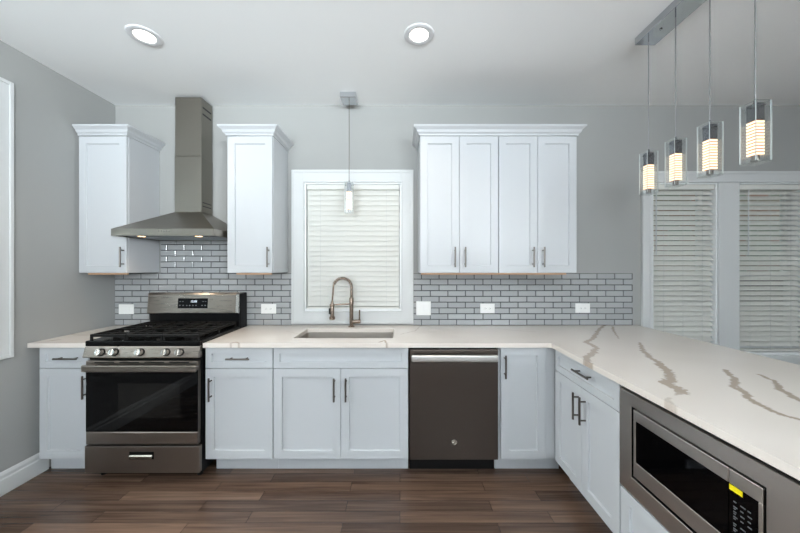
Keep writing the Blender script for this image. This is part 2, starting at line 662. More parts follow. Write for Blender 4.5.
# window in the left wall: only the edge of its casing is in the photograph
t = thing('window_4', 'white cased window at the left edge of the left wall', 'window', (XL, 1.38, LW[2]), kind='structure')
mb = MB()
casing(mb, LW[0], LW[1], LW[2], LW[3], 0.091, XL, 1, 'x')
mb.finish('window_casing', 'trim', t)
mb = MB()
for a in ((LW[0], LW[0] + 0.05, LW[2], LW[3]), (LW[1] - 0.05, LW[1], LW[2], LW[3]), (LW[0] + 0.05, LW[1] - 0.05, LW[3] - 0.05, LW[3]),
          (LW[0] + 0.05, LW[1] - 0.05, LW[2], LW[2] + 0.05), (LW[0] + 0.05, LW[1] - 0.05, 1.7, 1.74)):
    mb.box(XL - 0.12, XL - 0.08, a[0], a[1], a[2], a[3], 0.002)
mb.finish('window_frame', 'vinyl', t)
MB().box(XL - 0.103, XL - 0.097, LW[0] + 0.05, LW[1] - 0.05, LW[2] + 0.05, LW[3] - 0.05).finish('pane', 'paneglass', t)
# unseen windows added behind the camera to go with the fill lights
for i, r in enumerate(REAR):
    mb = MB()
    x0, x1, z0, z1 = r
    y = YREAR - 0.1
    n = 3 if i == 0 else 2
    for k in range(n + 1):
        xx = x0 + (x1 - x0 - 0.05) * k / n
        mb.box(xx, xx + 0.05, y, y + 0.05, z0, z1)
    mb.box(x0, x1, y + 0.001, y + 0.049, z0, z0 + 0.06)
    mb.box(x0, x1, y + 0.001, y + 0.049, z1 - 0.06, z1)
    tag(mb.finish('window_%d' % (5 + i), 'vinyl'), 'added wide white window, unseen behind the camera' if i == 0 else 'second added white window, unseen behind the camera', 'window', kind='structure')

# outside
tag(MB().box(-12, 14, 3.0, 14, -0.6, -0.5).finish('exterior_ground', 'ext'), 'ground outside the windows', 'ground', kind='structure')
tag(MB().box(-6, 10, 5.6, 5.9, -0.5, 5.5).finish('exterior_wall', 'brick'), 'brick wall of the neighbouring house outside', 'wall', kind='structure')


# ------------------------------------------------------------------ blinds
def blind(x0, x1, z0, z1, pitch, tilt, y, label, wand_x, cords, wd=0.050):
    t = thing('window_blind', label, 'blind', ((x0 + x1) / 2, y, z0), group='horizontal window blinds')
    mb = MB()
    mb.box(x0, x1, y - 0.025, y + 0.025, z1 - 0.045, z1 - 0.002, 0.003)
    mb.finish('headrail', 'blind', t)
    sl = MB()
    th = 0.0026
    z = z1 - 0.045 - pitch * 0.55
    c, s = math.cos(tilt), math.sin(tilt)
    while z > z0 + 0.032:
        # gently crowned slat: three points across
        pts = []
        for u, b in ((-wd / 2, 0), (-wd / 4, 0.0012), (0, 0.0016), (wd / 4, 0.0012), (wd / 2, 0)):
            pts.append((u * c - b * s, u * s + b * c))
        lo = [(py + th * s, pz - th * c) for py, pz in reversed(pts)]
        sl.prism_x([(y + py, z + pz) for py, pz in pts + lo], x0 + 0.002, x1 - 0.002)
        z -= pitch
    sl.finish('slats', 'blind', t)
    MB().box(x0, x1, y - 0.022, y + 0.022, z0 + 0.004, z0 + 0.022, 0.004, 2).finish('bottom_rail', 'blind', t)
    for cx in cords:
        MB().cyl((cx, y - 0.0215, z0 + 0.01), (cx, y - 0.0215, z1 - 0.03), 0.0007, n=6).finish('ladder_cord', 'cord', t)
    if wand_x is not None:
        MB().cyl((wand_x, y - 0.026, z1 - 0.62), (wand_x, y - 0.026, z1 - 0.045), 0.004, n=8).finish('tilt_wand', 'cord', t)
    return t


TILT = math.radians(50)
blind(SW[0] + 0.016, SW[1] - 0.016, SW[2] + 0.012, SW[3] - 0.012, 0.0445, math.radians(76), YB + 0.032,
      'closed white slatted blind in the window above the sink', None, (-0.70, -0.12))
blind(RW1[0] + 0.014, RW1[1] - 0.014, RW1[2] + 0.022, RW1[3] - 0.012, 0.0445, TILT, YB + 0.032,
      'white slatted blind in the right-hand pair of windows, the one nearest the cabinets', RW1[0] + 0.045, (2.32, 2.49, 2.66))
blind(RW2[0] + 0.014, RW2[1] - 0.014, RW2[2] + 0.022, RW2[3] - 0.012, 0.0445, math.radians(44), YB + 0.032,
      'white slatted blind at the far right edge, beyond the grey mullion', RW2[0] + 0.10, (3.08, 3.26, 3.44))


# ------------------------------------------------------------------ backsplash
def backsplash(name, regions, label):
    bm = bmesh.new()
    tone = []
    PX, PZ, G = 0.1534, 0.0504, 0.0066
    yb, yf = YB - 0.001, YB - 0.010
    lay = bm.loops.layers.float_color.new('tone')

    def hexa(x0, x1, z0, z1, y0, y1, ins, tn, mi):
        a = [bm.verts.new(p) for p in ((x0, y0, z0), (x1, y0, z0), (x1, y0, z1), (x0, y0, z1))]
        b = [bm.verts.new(p) for p in ((x0, y1 + 0.002, z0), (x1, y1 + 0.002, z0), (x1, y1 + 0.002, z1), (x0, y1 + 0.002, z1))]
        c = [bm.verts.new(p) for p in ((x0 + ins, y1, z0 + ins), (x1 - ins, y1, z0 + ins), (x1 - ins, y1, z1 - ins), (x0 + ins, y1, z1 - ins))]
        fs = []
        for q, r in ((a, b), (b, c)):
            for k in range(4):
                fs.append(bm.faces.new((q[k], q[(k + 1) % 4], r[(k + 1) % 4], r[k])))
        fs.append(bm.faces.new(c))
        for f_ in fs:
            f_.material_index = mi
            for lp in f_.loops:
                lp[lay] = (tn, tn, tn, 1)
    for (x0, x1, z0, z1) in regions:
        hexa(x0, x1, z0, z1, yb, YB - 0.0055, 0.0001, 0, 1)
        i = 0
        while z0 + i * PZ < z1 - 0.006:
            za = z0 + i * PZ + G / 2
            zb = min(z0 + (i + 1) * PZ - G / 2, z1)
            row = int(round((za - 0.914) / PZ - 0.03))
            ph = 0.265 + (PX / 2 if row % 2 == 0 else 0)
            k = math.floor((x0 - ph) / PX)
            while ph + k * PX < x1:
                xa, xb = max(ph + k * PX + G / 2, x0), min(ph + (k + 1) * PX - G / 2, x1)
                if xb - xa > 0.01:
                    hexa(xa, xb, za, zb, yb, yf, 0.0028, random.random(), 0)
                k += 1
            i += 1
    bmesh.ops.recalc_face_normals(bm, faces=bm.faces[:])
    me = bpy.data.meshes.new(name)
    bm.to_mesh(me)
    bm.free()
    o_ = link_mesh(name, me, ['tile', 'grout'])
    return tag(o_, label, 'backsplash', kind='structure')


backsplash('backsplash', [(XL + 0.001, SW[0] - 0.110, 0.9145, 1.368), (-2.092, -1.338, 0.914 + 9 * 0.0504, 1.72)], 'grey subway tile backsplash behind the range, left of the sink window')
backsplash('backsplash', [(SW[1] + 0.110, 2.035, 0.9145, 1.368)], 'grey subway tile backsplash to the right of the sink window')

# ------------------------------------------------------------------ wall cabinets
YCF = YB - 0.002 - 0.308       # carcass front of wall cabinets
YDF = YCF - 0.021              # their door faces
CROWN = [(0.0, 2.436), (0.008, 2.436), (0.010, 2.448), (0.022, 2.458), (0.028, 2.474), (0.046, 2.490), (0.050, 2.493), (0.050, 2.504), (0.0, 2.504)]


def crown(mb, xl, xr, left=True, right=True):
    rows = []
    for o_, z in CROWN:
        y = YDF + 0.002 - o_
        r = []
        if left:
            r += [(xl - o_, YB - 0.003, z), (xl - o_, y, z)]
        else:
            r += [(xl, y, z)]
        if right:
            r += [(xr + o_, y, z), (xr + o_, YB - 0.003, z)]
        else:
            r += [(xr, y, z)]
        rows.append(r)
    return mb.sweep(rows)


def wall_cabinet(xl, xr, doors, label, crown_ends=None, rail=(0, 1), group=None):
    """doors: list of (x0, x1, handle_x)"""
    t = thing('wall_cabinet', label, 'cabinet', ((xl + xr) / 2, YB - 0.16, 1.372), group=group)
    MB().box(XL + 0.001 if xl < -2.4 else xl, xr, YCF, YB - 0.002, 1.378, 2.436, 0.001).finish('body', 'cab', t)
    MB().box(xl + rail[0], xr - rail[1], YCF + 0.003, YCF + 0.02, 1.364, 1.377, 0.001).finish('light_rail', 'ply_glow', t)  # tan wood strip; its colour also stands in for warm reflected glow underneath
    for x0, x1, hx in doors:
        d = MB().shaker(x0, x1, 1.380, 2.432, YDF, rail=0.056).finish('door', 'cab', t)
        bar_pull(MB(), (hx, YDF, 1.500), 0.155).finish('handle', 'nickel', d, smooth=True)
    if crown_ends:
        crown(MB(), xl, xr, *crown_ends).finish('crown_molding', 'cab', t)
    return t


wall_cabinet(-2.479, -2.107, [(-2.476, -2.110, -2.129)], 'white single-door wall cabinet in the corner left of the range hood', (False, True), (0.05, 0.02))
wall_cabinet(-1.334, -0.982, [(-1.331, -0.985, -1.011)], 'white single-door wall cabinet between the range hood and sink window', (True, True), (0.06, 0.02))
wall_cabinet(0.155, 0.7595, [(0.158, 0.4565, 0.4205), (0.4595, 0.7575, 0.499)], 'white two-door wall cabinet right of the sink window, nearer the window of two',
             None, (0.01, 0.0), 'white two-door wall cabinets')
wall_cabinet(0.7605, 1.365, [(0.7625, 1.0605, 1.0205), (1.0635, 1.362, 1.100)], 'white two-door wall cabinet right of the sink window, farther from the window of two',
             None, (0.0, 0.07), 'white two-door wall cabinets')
tag(crown(MB(), 0.155, 1.365).finish('crown_molding', 'cab'), 'white crown molding along the top of the joined two-door wall cabinets', 'crown molding')

# ------------------------------------------------------------------ base cabinets (built facing -y in local coordinates, then turned)
YFACE = 2.135


def base_cabinet(label, loc, rotz, wd, depth, fronts, toe=True, toe_l=0.0, toe_r=0.0, filler=None, name='base_cabinet', ztop=0.883):
    """fronts: (kind, x0, x1, z0, z1, handles) with handles (x, z, axis)"""
    t = thing(name, label, 'cabinet', loc, rotz)
    mb = MB()
    p = 0.018
    mb.box(0, p, 0, depth, 0.114, ztop)
    mb.box(wd - p, wd, 0, depth, 0.114, ztop)
    mb.box(p, wd - p, 0, depth, 0.114, 0.114 + p)
    mb.box(p, wd - p, depth - 0.006, depth, 0.114 + p, ztop)
    mb.box(p, wd - p, 0, 0.018, ztop - 0.04, ztop)
    mb.finish('body', 'cab', t, world=False)
    if toe:
        MB().box(toe_l, wd - toe_r, 0.078, 0.094, 0.0, 0.114).finish('toe_kick', 'toe', t, world=False)
    for kind, x0, x1, z0, z1, hs in fronts:
        rl = 0.055 if kind == 'door' else (0.04 if z1 - z0 < 0.2 else 0.055)
        d = MB().shaker(x0, x1, z0, z1, -0.021, rail=rl).finish(kind, 'cab', t, world=False)
        for hx, hz, ax in hs:
            bar_pull(MB(), (hx, -0.021, hz), 0.155, ax).finish('handle', 'nickel', d, smooth=True, world=False)
    if filler:
        MB().box(filler[0], filler[1], -0.012, 0.0, 0.127, 0.880, 0.001).finish('filler_strip', 'cab', t, world=False)
    return t


ZD0, ZD1, ZW0, ZW1 = 0.127, 0.737, 0.741, 0.879
DP = YB - 0.003 - YFACE
# left of the range
X = -2.442
base_cabinet('white base cabinet with drawer between the left wall and range', (X, YFACE, 0), 0, 0.342, DP,
             [('drawer', 0.006, 0.339, ZW0, ZW1, [(0.212, 0.812, 'x')]), ('door', 0.006, 0.339, ZD0, ZD1, [(0.329, 0.622, 'z')])], toe_l=-0.024, toe_r=0.0)
X = -1.317
base_cabinet('white base cabinet with one drawer between the range and sink cabinet', (X, YFACE, 0), 0, 0.4585, DP,
             [('drawer', 0.003, 0.456, ZW0, ZW1, [(0.235, 0.810, 'x')]), ('door', 0.003, 0.456, ZD0, ZD1, [(0.0445, 0.606, 'z')])], toe_l=0.02)
X = -0.857
base_cabinet('white double-door base cabinet under the sink with a blank drawer front', (X, YFACE, 0), 0, 0.914, DP,
             [('drawer_front', 0.003, 0.911, ZW0, ZW1, []), ('door', 0.003, 0.4555, ZD0, ZD1, [(0.4165, 0.604, 'z')]),
              ('door', 0.4585, 0.911, ZD0, ZD1, [(0.495, 0.604, 'z')])], name='sink_cabinet')
X = 0.669
base_cabinet('white single-door base cabinet in the corner right of the dishwasher', (X, YFACE, 0), 0, 1.012, DP,
             [('door', 0.012, 0.316, ZD0, ZW1, [(0.036, 0.758, 'z')])], filler=(0.319, 0.382), toe_r=0.56)
# peninsula, facing left
PX = 1.064
R90 = -PI / 2
base_cabinet('white peninsula cabinet with drawer over two doors beside the microwave', (PX, 2.107, 0), R90, 0.621, 0.618,
             [('drawer', 0.003, 0.618, 0.735, ZW1, [(0.344, 0.822, 'x')]), ('door', 0.003, 0.309, ZD0, 0.731, [(0.280, 0.614, 'z')]),
              ('door', 0.312, 0.618, ZD0, 0.731, [(0.347, 0.614, 'z')])])
base_cabinet('white peninsula cabinet holding the built-in microwave above a drawer front', (PX, 1.484, 0), R90, 0.70, 0.618,
             [('drawer_front', 0.003, 0.697, ZD0, 0.392, [])], name='microwave_cabinet')

# ------------------------------------------------------------------ worktops
TOP, THK = 0.914, 0.030


def px_to_top(px, py):
    return ((px - 400) * (ZC - TOP) / (py - 266.5), F * (ZC - TOP) / (py - 266.5))


def crop(pts, ox, oy, s):
    return [px_to_top(ox + x / s, oy + y / s) for x, y in pts]


rv = random.Random(3)
VEINS = []      # (polyline, widths)


def vein(pts, w0, w1, strength=1.0, jag=0.018):
    out = []
    for (a, b) in zip(pts, pts[1:]):
        d = math.hypot(b[0] - a[0], b[1] - a[1])
        n = max(1, int(d / 0.022))
        for k in range(n):
            f_ = k / n
            j = jag if (k or out) else 0
            out.append((a[0] + (b[0] - a[0]) * f_ + rv.uniform(-j, j), a[1] + (b[1] - a[1]) * f_ + rv.uniform(-j, j) * 0.5))
    out.append(pts[-1])
    VEINS.append((out, [w0 + (w1 - w0) * i / max(1, len(out) - 1) for i in range(len(out))], strength))


S3 = 800 / 240
S4 = 654 / 200
vein(crop([(150, 217), (130, 230), (115, 255), (88, 275), (122, 292), (112, 308), (85, 328), (97, 345)], 560, 260, S3), 0.014, 0.022, 0.85, 0.008)
vein(crop([(175, 222), (180, 238), (195, 262)], 560, 260, S3), 0.012, 0.006, 0.8, 0.006)
vein(crop([(265, 275), (275, 300), (300, 325), (330, 345), (365, 375), (370, 395), (352, 408), (385, 425), (408, 440)], 560, 260, S3), 0.010, 0.028, 0.9, 0.008)
vein(crop([(408, 440), (385, 450)], 560, 260, S3), 0.020, 0.004, 0.8, 0.004)
vein(crop([(362, 460), (368, 480), (380, 490)], 560, 260, S3), 0.010, 0.014, 0.5, 0.006)
vein(crop([(412, 0), (440, 30), (438, 55), (478, 80), (508, 110), (570, 135), (645, 160)], 600, 370, S4), 0.012, 0.015, 0.95, 0.008)
vein(crop([(440, 30), (452, 60), (490, 82)], 600, 370, S4), 0.016, 0.004, 0.9, 0.008)
vein(crop([(520, 15), (570, 35), (592, 65), (640, 95), (670, 105)], 600, 370, S4), 0.010, 0.016, 0.9, 0.008)
vein(crop([(0, 415), (60, 402), (90, 376)], 400, 230, 3.98), 0.004, 0.004, 0.6, 0.006)
vein(crop([(370, 390), (450, 400), (540, 405)], 400, 230, 3.98), 0.003, 0.004, 0.5, 0.006)
vein([px_to_top(300, 334), px_to_top(286, 331)], 0.003, 0.003, 0.4)
vein([px_to_top(379, 342.2), px_to_top(384, 340.5), px_to_top(387, 343.4)], 0.010, 0.006, 0.9, 0.004)
vein([px_to_top(231, 343.2), px_to_top(236, 342.0), px_to_top(239, 343.6)], 0.008, 0.005, 0.9, 0.004)
vein([px_to_top(50, 337), px_to_top(66, 333), px_to_top(76, 335), px_to_top(90, 335)], 0.006, 0.006, 0.6, 0.008)
vein([px_to_top(48, 341), px_to_top(60, 339.5)], 0.008, 0.006, 0.8, 0.006)
vein([px_to_top(84, 332), px_to_top(104, 329)], 0.004, 0.004, 0.45, 0.006)


def vein_field(P):
    res = np.zeros(len(P))
    wob = np.sin(P[:, 0] * 140 + 3 * np.sin(P[:, 1] * 60)) * np.sin(P[:, 1] * 115 + 2 * np.sin(P[:, 0] * 47)) * 0.35 + 0.85
    for pts, ws, st in VEINS:
        A = np.array(pts)
        for i in range(len(A) - 1):
            a, d = A[i], A[i + 1] - A[i]
            L2 = max((d * d).sum(), 1e-9)
            box = (P[:, 0] > min(a[0], a[0] + d[0]) - 0.06) & (P[:, 0] < max(a[0], a[0] + d[0]) + 0.06) & (P[:, 1] > min(a[1], a[1] + d[1]) - 0.06) & (P[:, 1] < max(a[1], a[1] + d[1]) + 0.06)
            idx = np.nonzero(box)[0]
            if not len(idx):
                continue
            q = P[idx] - a
            tt = np.clip((q @ d) / L2, 0, 1)
            dist = np.hypot(q[:, 0] - tt * d[0], q[:, 1] - tt * d[1])
            wd = (ws[i] + (ws[i + 1] - ws[i]) * tt) * wob[idx]
            v = np.clip((wd - dist) / 0.005 + 0.5, 0, 1) * st
            res[idx] = np.maximum(res[idx], v)
    # very faint clouding of the stone
    res = np.maximum(res, 0.05 + 0.04 * np.sin(P[:, 0] * 9 + 2 * np.sin(P[:, 1] * 7)) * np.sin(P[:, 1] * 8 + 1.3))
    return res


def ticks(a, step):
    a = sorted(set(a))
    out = []
    for p, q in zip(a, a[1:]):
        n = max(1, int(round((q - p) / step)))
        out += [p + (q - p) * k / n for k in range(n)]
    return out + [a[-1]]


def inside_rr(x, y, r, rad):
    x0, x1, y0, y1 = r
    if not (x0 < x < x1 and y0 < y < y1):
        return False
    cx = min(max(x, x0 + rad), x1 - rad)
    cy = min(max(y, y0 + rad), y1 - rad)
    return math.hypot(x - cx, y - cy) <= rad


def worktop(name, rects, hole, step, label):
    xs = ticks([v for r in rects + ([hole] if hole else []) for v in r[:2]], step)
    ys = ticks([v for r in rects + ([hole] if hole else []) for v in r[2:4]], step)
    vid = {}
    vco, fcs = [], []

    def vtx(i, j):
        k = (i, j)
        if k not in vid:
            vid[k] = len(vco)
            vco.append((xs[i], ys[j]))
        return vid[k]
    edges = {}
    for i in range(len(xs) - 1):
        cx = (xs[i] + xs[i + 1]) / 2
        for j in range(len(ys) - 1):
            cy = (ys[j] + ys[j + 1]) / 2
            if not any(r[0] < cx < r[1] and r[2] < cy < r[3] for r in rects):
                continue
            if hole and hole[0] < cx < hole[1] and hole[2] < cy < hole[3]:
                continue
            f_ = (vtx(i, j), vtx(i + 1, j), vtx(i + 1, j + 1), vtx(i, j + 1))
            fcs.append(f_)
            for k in range(4):
                e = (f_[k], f_[(k + 1) % 4])
                if (e[1], e[0]) in edges:
                    del edges[(e[1], e[0])]
                else:
                    edges[e] = True
    P = np.array(vco)
    val = vein_field(P)
    V = [(x, y, TOP) for x, y in vco]
    vals = list(val)
    low = {}
    for a, b in list(edges):
        for q in (a, b):
            if q not in low:
                low[q] = len(V)
                V.append((vco[q][0], vco[q][1], TOP - THK))
                vals.append(val[q])
        fcs.append((b, a, low[a], low[b]))
    # underside
    cut = []
    for r in rects:
        if hole and r[0] < hole[0] and hole[1] < r[1]:
            cut += [(r[0], hole[0], r[2], r[3]), (hole[1], r[1], r[2], r[3]), (hole[0], hole[1], r[2], hole[2]), (hole[0], hole[1], hole[3], r[3])]
        else:
            cut.append(r)
    for x0_, x1_, y0_, y1_ in cut:
        n = len(V)
        V += [(x0_, y0_, TOP - THK), (x0_, y1_, TOP - THK), (x1_, y1_, TOP - THK), (x1_, y0_, TOP - THK)]
        vals += [0.05] * 4
        fcs.append((n, n + 1, n + 2, n + 3))
    me = bpy.data.meshes.new(name)
    me.from_pydata(V, [], fcs)
    at = me.attributes.new('vein', 'FLOAT', 'POINT')
    at.data.foreach_set('value', np.array(vals, dtype=np.float32))
    me.update()
    o_ = link_mesh(name, me, 'quartz')
    return tag(o_, label, 'worktop')


SINK = (-0.765, -0.050, 2.245, 2.590)
YW = YB - 0.0015
worktop('worktop', [(-1.320, 2.085, 2.095, YW), (1.015, 2.085, 0.70, 2.095)], SINK, 0.0065, 'white quartz worktop with taupe veins running from the range round onto the peninsula')
worktop('worktop', [(XL + 0.001, -2.097, 2.095, YW)], None, 0.008, 'short white quartz worktop between the left wall and range')


# ------------------------------------------------------------------ sink and tap
def rrect(x0, x1, y0, y1, r, z, n=6):
    out = []
    for cx, cy, a0 in ((x1 - r, y1 - r, 0), (x0 + r, y1 - r, 90), (x0 + r, y0 + r, 180), (x1 - r, y0 + r, 270)):
        for k in range(n + 1):
            a = math.radians(a0 + 90 * k / n)
            out.append((cx + r * math.cos(a), cy + r * math.sin(a), z))
    return out


t = thing('kitchen_sink', 'stainless steel undermount sink in the worktop below the window', 'sink', ((SINK[0] + SINK[1]) / 2, 2.42, 0.66))
x0, x1, y0, y1 = SINK
mb = MB()
mb.loft([rrect(x0 - 0.015, x1 + 0.015, y0 - 0.015, y1 + 0.015, 0.03, 0.8835), rrect(x0 + 0.0, x1 - 0.0, y0, y1, 0.03, 0.8835),
         rrect(x0 + 0.002, x1 - 0.002, y0 + 0.002, y1 - 0.002, 0.03, 0.70), rrect(x0 + 0.02, x1 - 0.02, y0 + 0.02, y1 - 0.02, 0.03, 0.672)], cap0=False)
mb.finish('basin', 'sinksteel', t, smooth=True)
cx, cy = (x0 + x1) / 2, (y0 + y1) / 2 + 0.05
MB().lathe((cx, cy, 0.6725), [(0.001, 0.001), (0.03, 0.001), (0.042, 0.004), (0.056, 0.0035), (0.057, 0.0)], 28).finish('drain', 'steel_lt', t, smooth=True)

FX, FY = -0.413, 2.662
t = thing('kitchen_faucet', 'bronze-toned spring pull-down faucet standing behind the sink', 'faucet', (FX, FY, TOP))
mb = MB()
mb.lathe((FX, FY, TOP), [(0.027, 0.0), (0.027, 0.006), (0.021, 0.010), (0.0165, 0.014), (0.0165, 0.19), (0.0185, 0.192), (0.0185, 0.245), (0.013, 0.252)], 24)
mb.finish('column', 'bronze', t, smooth=True)
# hose and spring follow an arch that leans towards the room
path = []
RA = 0.072
zt = TOP + 0.340
HX, HY = -2 * RA, -0.045
for k in range(6):
    path.append((FX, FY, TOP + 0.245 + (zt - TOP - 0.245) * k / 6))
for k in range(33):
    a = PI * k / 32
    path.append((FX - RA + RA * math.cos(a), FY + HY * (1 - math.cos(a)) / 2, zt + RA * 1.02 * math.sin(a)))
for k in range(1, 9):
    path.append((FX + HX + 0.010 * (-k / 8), FY + HY, zt - 0.125 * k / 8))
MB().tube(path, 0.0075, 10).finish('hose', 'bronze', t, smooth=True)
# spring coil round the hose
P = [Vector(p) for p in path[:35]]
cum = [0]
for a, b in zip(P, P[1:]):
    cum.append(cum[-1] + (b - a).length)
coil = []
turns = int(cum[-1] / 0.0105)
N = turns * 10
i = 0
for k in range(N + 1):
    s_ = cum[-1] * k / N
    while i < len(P) - 2 and cum[i + 1] < s_:
        i += 1
    f_ = (s_ - cum[i]) / (cum[i + 1] - cum[i])
    c = P[i].lerp(P[i + 1], f_)
    tg = (P[i + 1] - P[i]).normalized()
    u = tg.cross(Vector((0, 1, 0))).normalized()
    v = tg.cross(u)
    a = 2 * PI * turns * k / N
    coil.append(c + (u * math.cos(a) + v * math.sin(a)) * 0.0120)
MB().tube(coil, 0.0031, 6).finish('spring', 'bronze', t, smooth=True)
hx, hy = FX + HX - 0.010, FY + HY
mb = MB()
mb.lathe((hx, hy, TOP + 0.070), [(0.020, 0.0), (0.024, 0.003), (0.024, 0.024), (0.0165, 0.030), (0.0165, 0.125), (0.012, 0.137), (0.012, 0.150)], 22)
mb.finish('spray_head', 'bronze', t, smooth=True)
MB().box(hx - 0.028, hx - 0.014, hy - 0.008, hy + 0.008, TOP + 0.115, TOP + 0.165, 0.004, 2).finish('spray_button', 'black', t)
mb = MB().cyl((FX, FY, TOP + 0.197), (hx, hy, TOP + 0.192), 0.0065, n=12)
mb.lathe((hx, hy, TOP + 0.182), [(0.0185, 0), (0.0205, 0.003), (0.0205, 0.016), (0.0185, 0.019)], 22)
mb.finish('holder_arm', 'bronze', t, smooth=True)
mb = MB().cyl((FX + 0.012, FY, TOP + 0.045), (FX + 0.078, FY, TOP + 0.048), 0.017, n=20)
hv = mb.finish('valve', 'bronze', t, smooth=True)
MB().cyl((FX + 0.068, FY, TOP + 0.060), (FX + 0.070, FY - 0.004, TOP + 0.145), 0.0065, 0.0055, n=12).finish('lever', 'bronze', hv, smooth=True)


# ------------------------------------------------------------------ maker's round badge
def badge(parent, c, r, matrix, mt='steel_lt', name='logo_badge'):
    """round monogram medallion: disc with a ring and two curled letters; built facing -y, then placed by matrix"""
    mb = MB()
    mb.cyl((0, 0, 0), (0, -0.0008, 0), r, n=28)
    n = 28
    rings = []
    for R_, y in ((r * 0.98, -0.0008), (r * 0.98, -0.002), (r * 0.84, -0.002), (r * 0.84, -0.0008)):
        rings.append([(R_ * math.cos(2 * PI * k / n), y, R_ * math.sin(2 * PI * k / n)) for k in range(n)])
    mb.loft(rings, False, False)
    me = text_mesh('GE', r * 1.05, Matrix.Translation((0, -0.001, 0)) @ FACE_FRONT, 0.0006)
    mb.bm.from_mesh(me)
    bpy.data.meshes.remove(me)
    mb.bm.transform(Matrix.Translation(c) @ matrix)
    return mb.finish(name, mt, parent)


# ------------------------------------------------------------------ range
RX0, RX1 = -2.090, -1.328
RC = (RX0 + RX1) / 2
YD = 2.070
t = thing('gas_range', 'freestanding stainless steel gas range with black oven door', 'range', (RC, 2.4, 0))
mb = MB()
mb.box(RX0 + 0.002, RX1 - 0.002, YD + 0.034, 2.725, 0.04, 0.897, 0.003)
mb.finish('body', 'black', t)
for xx in (RX0 + 0.05, RX1 - 0.05):
    for yy in (YD + 0.09, 2.66):
        MB().cyl((xx, yy, 0.0), (xx, yy, 0.045), 0.018, n=14).finish('foot', 'black', t)
# storage drawer
mb = MB()
mb.box(RX0 + 0.001, RX1 - 0.001, YD + 0.002, YD + 0.033, 0.060, 0.238, 0.004, 2)
dr = mb.finish('drawer', 'slate', t)
mb = MB()
mb.box(RC - 0.082, RC + 0.080, YD - 0.001, YD + 0.0015, 0.153, 0.202, 0.0008)
mb.finish('handle_recess', 'black', dr)
mb = MB()
mb.prism_x([(YD - 0.001, 0.158), (YD - 0.011, 0.163), (YD - 0.011, 0.176), (YD - 0.004, 0.183), (YD - 0.001, 0.180)], RC - 0.076, RC + 0.074)
mb.finish('handle', 'steel', dr)
# oven door
mb = MB()
x0, x1 = RX0 + 0.010, RX1 - 0.010
mb.box(x0, x1, YD, YD + 0.032, 0.250, 0.333, 0.003)
mb.box(x0, x1, YD, YD + 0.032, 0.742, 0.803, 0.003)
mb.box(x0, x1, YD + 0.006, YD + 0.032, 0.334, 0.741)
od = mb.finish('oven_door', 'slate', t)
MB().box(x0 + 0.001, x1 - 0.001, YD, YD + 0.005, 0.3345, 0.7410, 0.001).finish('door_glass', 'bglass', od)
MB().box(RC - 0.155, RC + 0.255, YD - 0.0012, YD - 0.0002, 0.425, 0.655, 0.0004).finish('door_window', 'window_dark', od)
mb = MB()
for k in range(4):
    xa = x0 + 0.06 + k * 0.165
    mb.box(xa, xa + 0.13, YD - 0.0008, YD + 0.001, 0.790, 0.797)
mb.finish('door_vent', 'black', od)
badge(od, (RC + 0.0, YD - 0.0002, 0.292), 0.0175, Matrix.Identity(4), 'slate')
mb = MB()
mb.box(RX0 + 0.022, RX1 + 0.004, YD - 0.045, YD - 0.028, 0.742, 0.786, 0.006, 2)
for xx in (RX0 + 0.030, RX1 - 0.027):
    mb.box(xx, xx + 0.025, YD - 0.030, YD + 0.001, 0.752, 0.776, 0.002)
mb.finish('handle', 'rangesteel', od)
# control panel with five knobs
mb = MB()
mb.prism_x([(YD + 0.033, 0.826), (YD - 0.010, 0.826), (YD - 0.012, 0.832), (YD + 0.006, 0.893), (YD + 0.010, 0.897), (YD + 0.033, 0.897)], RX0 + 0.001, RX1 - 0.001)
cp = mb.finish('control_panel', 'rangesteel', t)
nrm = Vector((0, -0.061, 0.018)).normalized()
for kx in (101.5, 115.2, 140.9, 166.8, 180.4):
    xk = (kx - 400) / 151.3
    base = Vector((xk, YD - 0.003, 0.861)) + nrm * 0.0005
    mb = MB()
    mb.cyl(base, base + nrm * 0.006, 0.0255, n=26)
    mb.finish('knob_bezel', 'black', cp, smooth=True)
    mb = MB()
    mb.cyl(base + nrm * 0.006, base + nrm * 0.030, 0.0225, 0.0195, n=26)
    s_ = Vector((0.0, nrm.z, -nrm.y))
    kn = mb.finish('knob', 'steel_lt', cp, smooth=True)
    mb = MB()
    mb.box(xk - 0.004, xk + 0.004, -0.004, 0.004, -0.019, 0.019, 0.001)
    g = mb.bm
    q = Vector((0, -1, 0)).rotation_difference(nrm).to_matrix().to_4x4()
    g.transform(Matrix.Translation(base + nrm * 0.031 - Vector((xk, 0, 0)) + Vector((xk, 0, 0))) @ q @ Matrix.Translation((-xk, 0, 0)))
    mb.finish('knob_grip', 'steel', kn) if False else mb.finish('knob_grip', 'steel', cp)
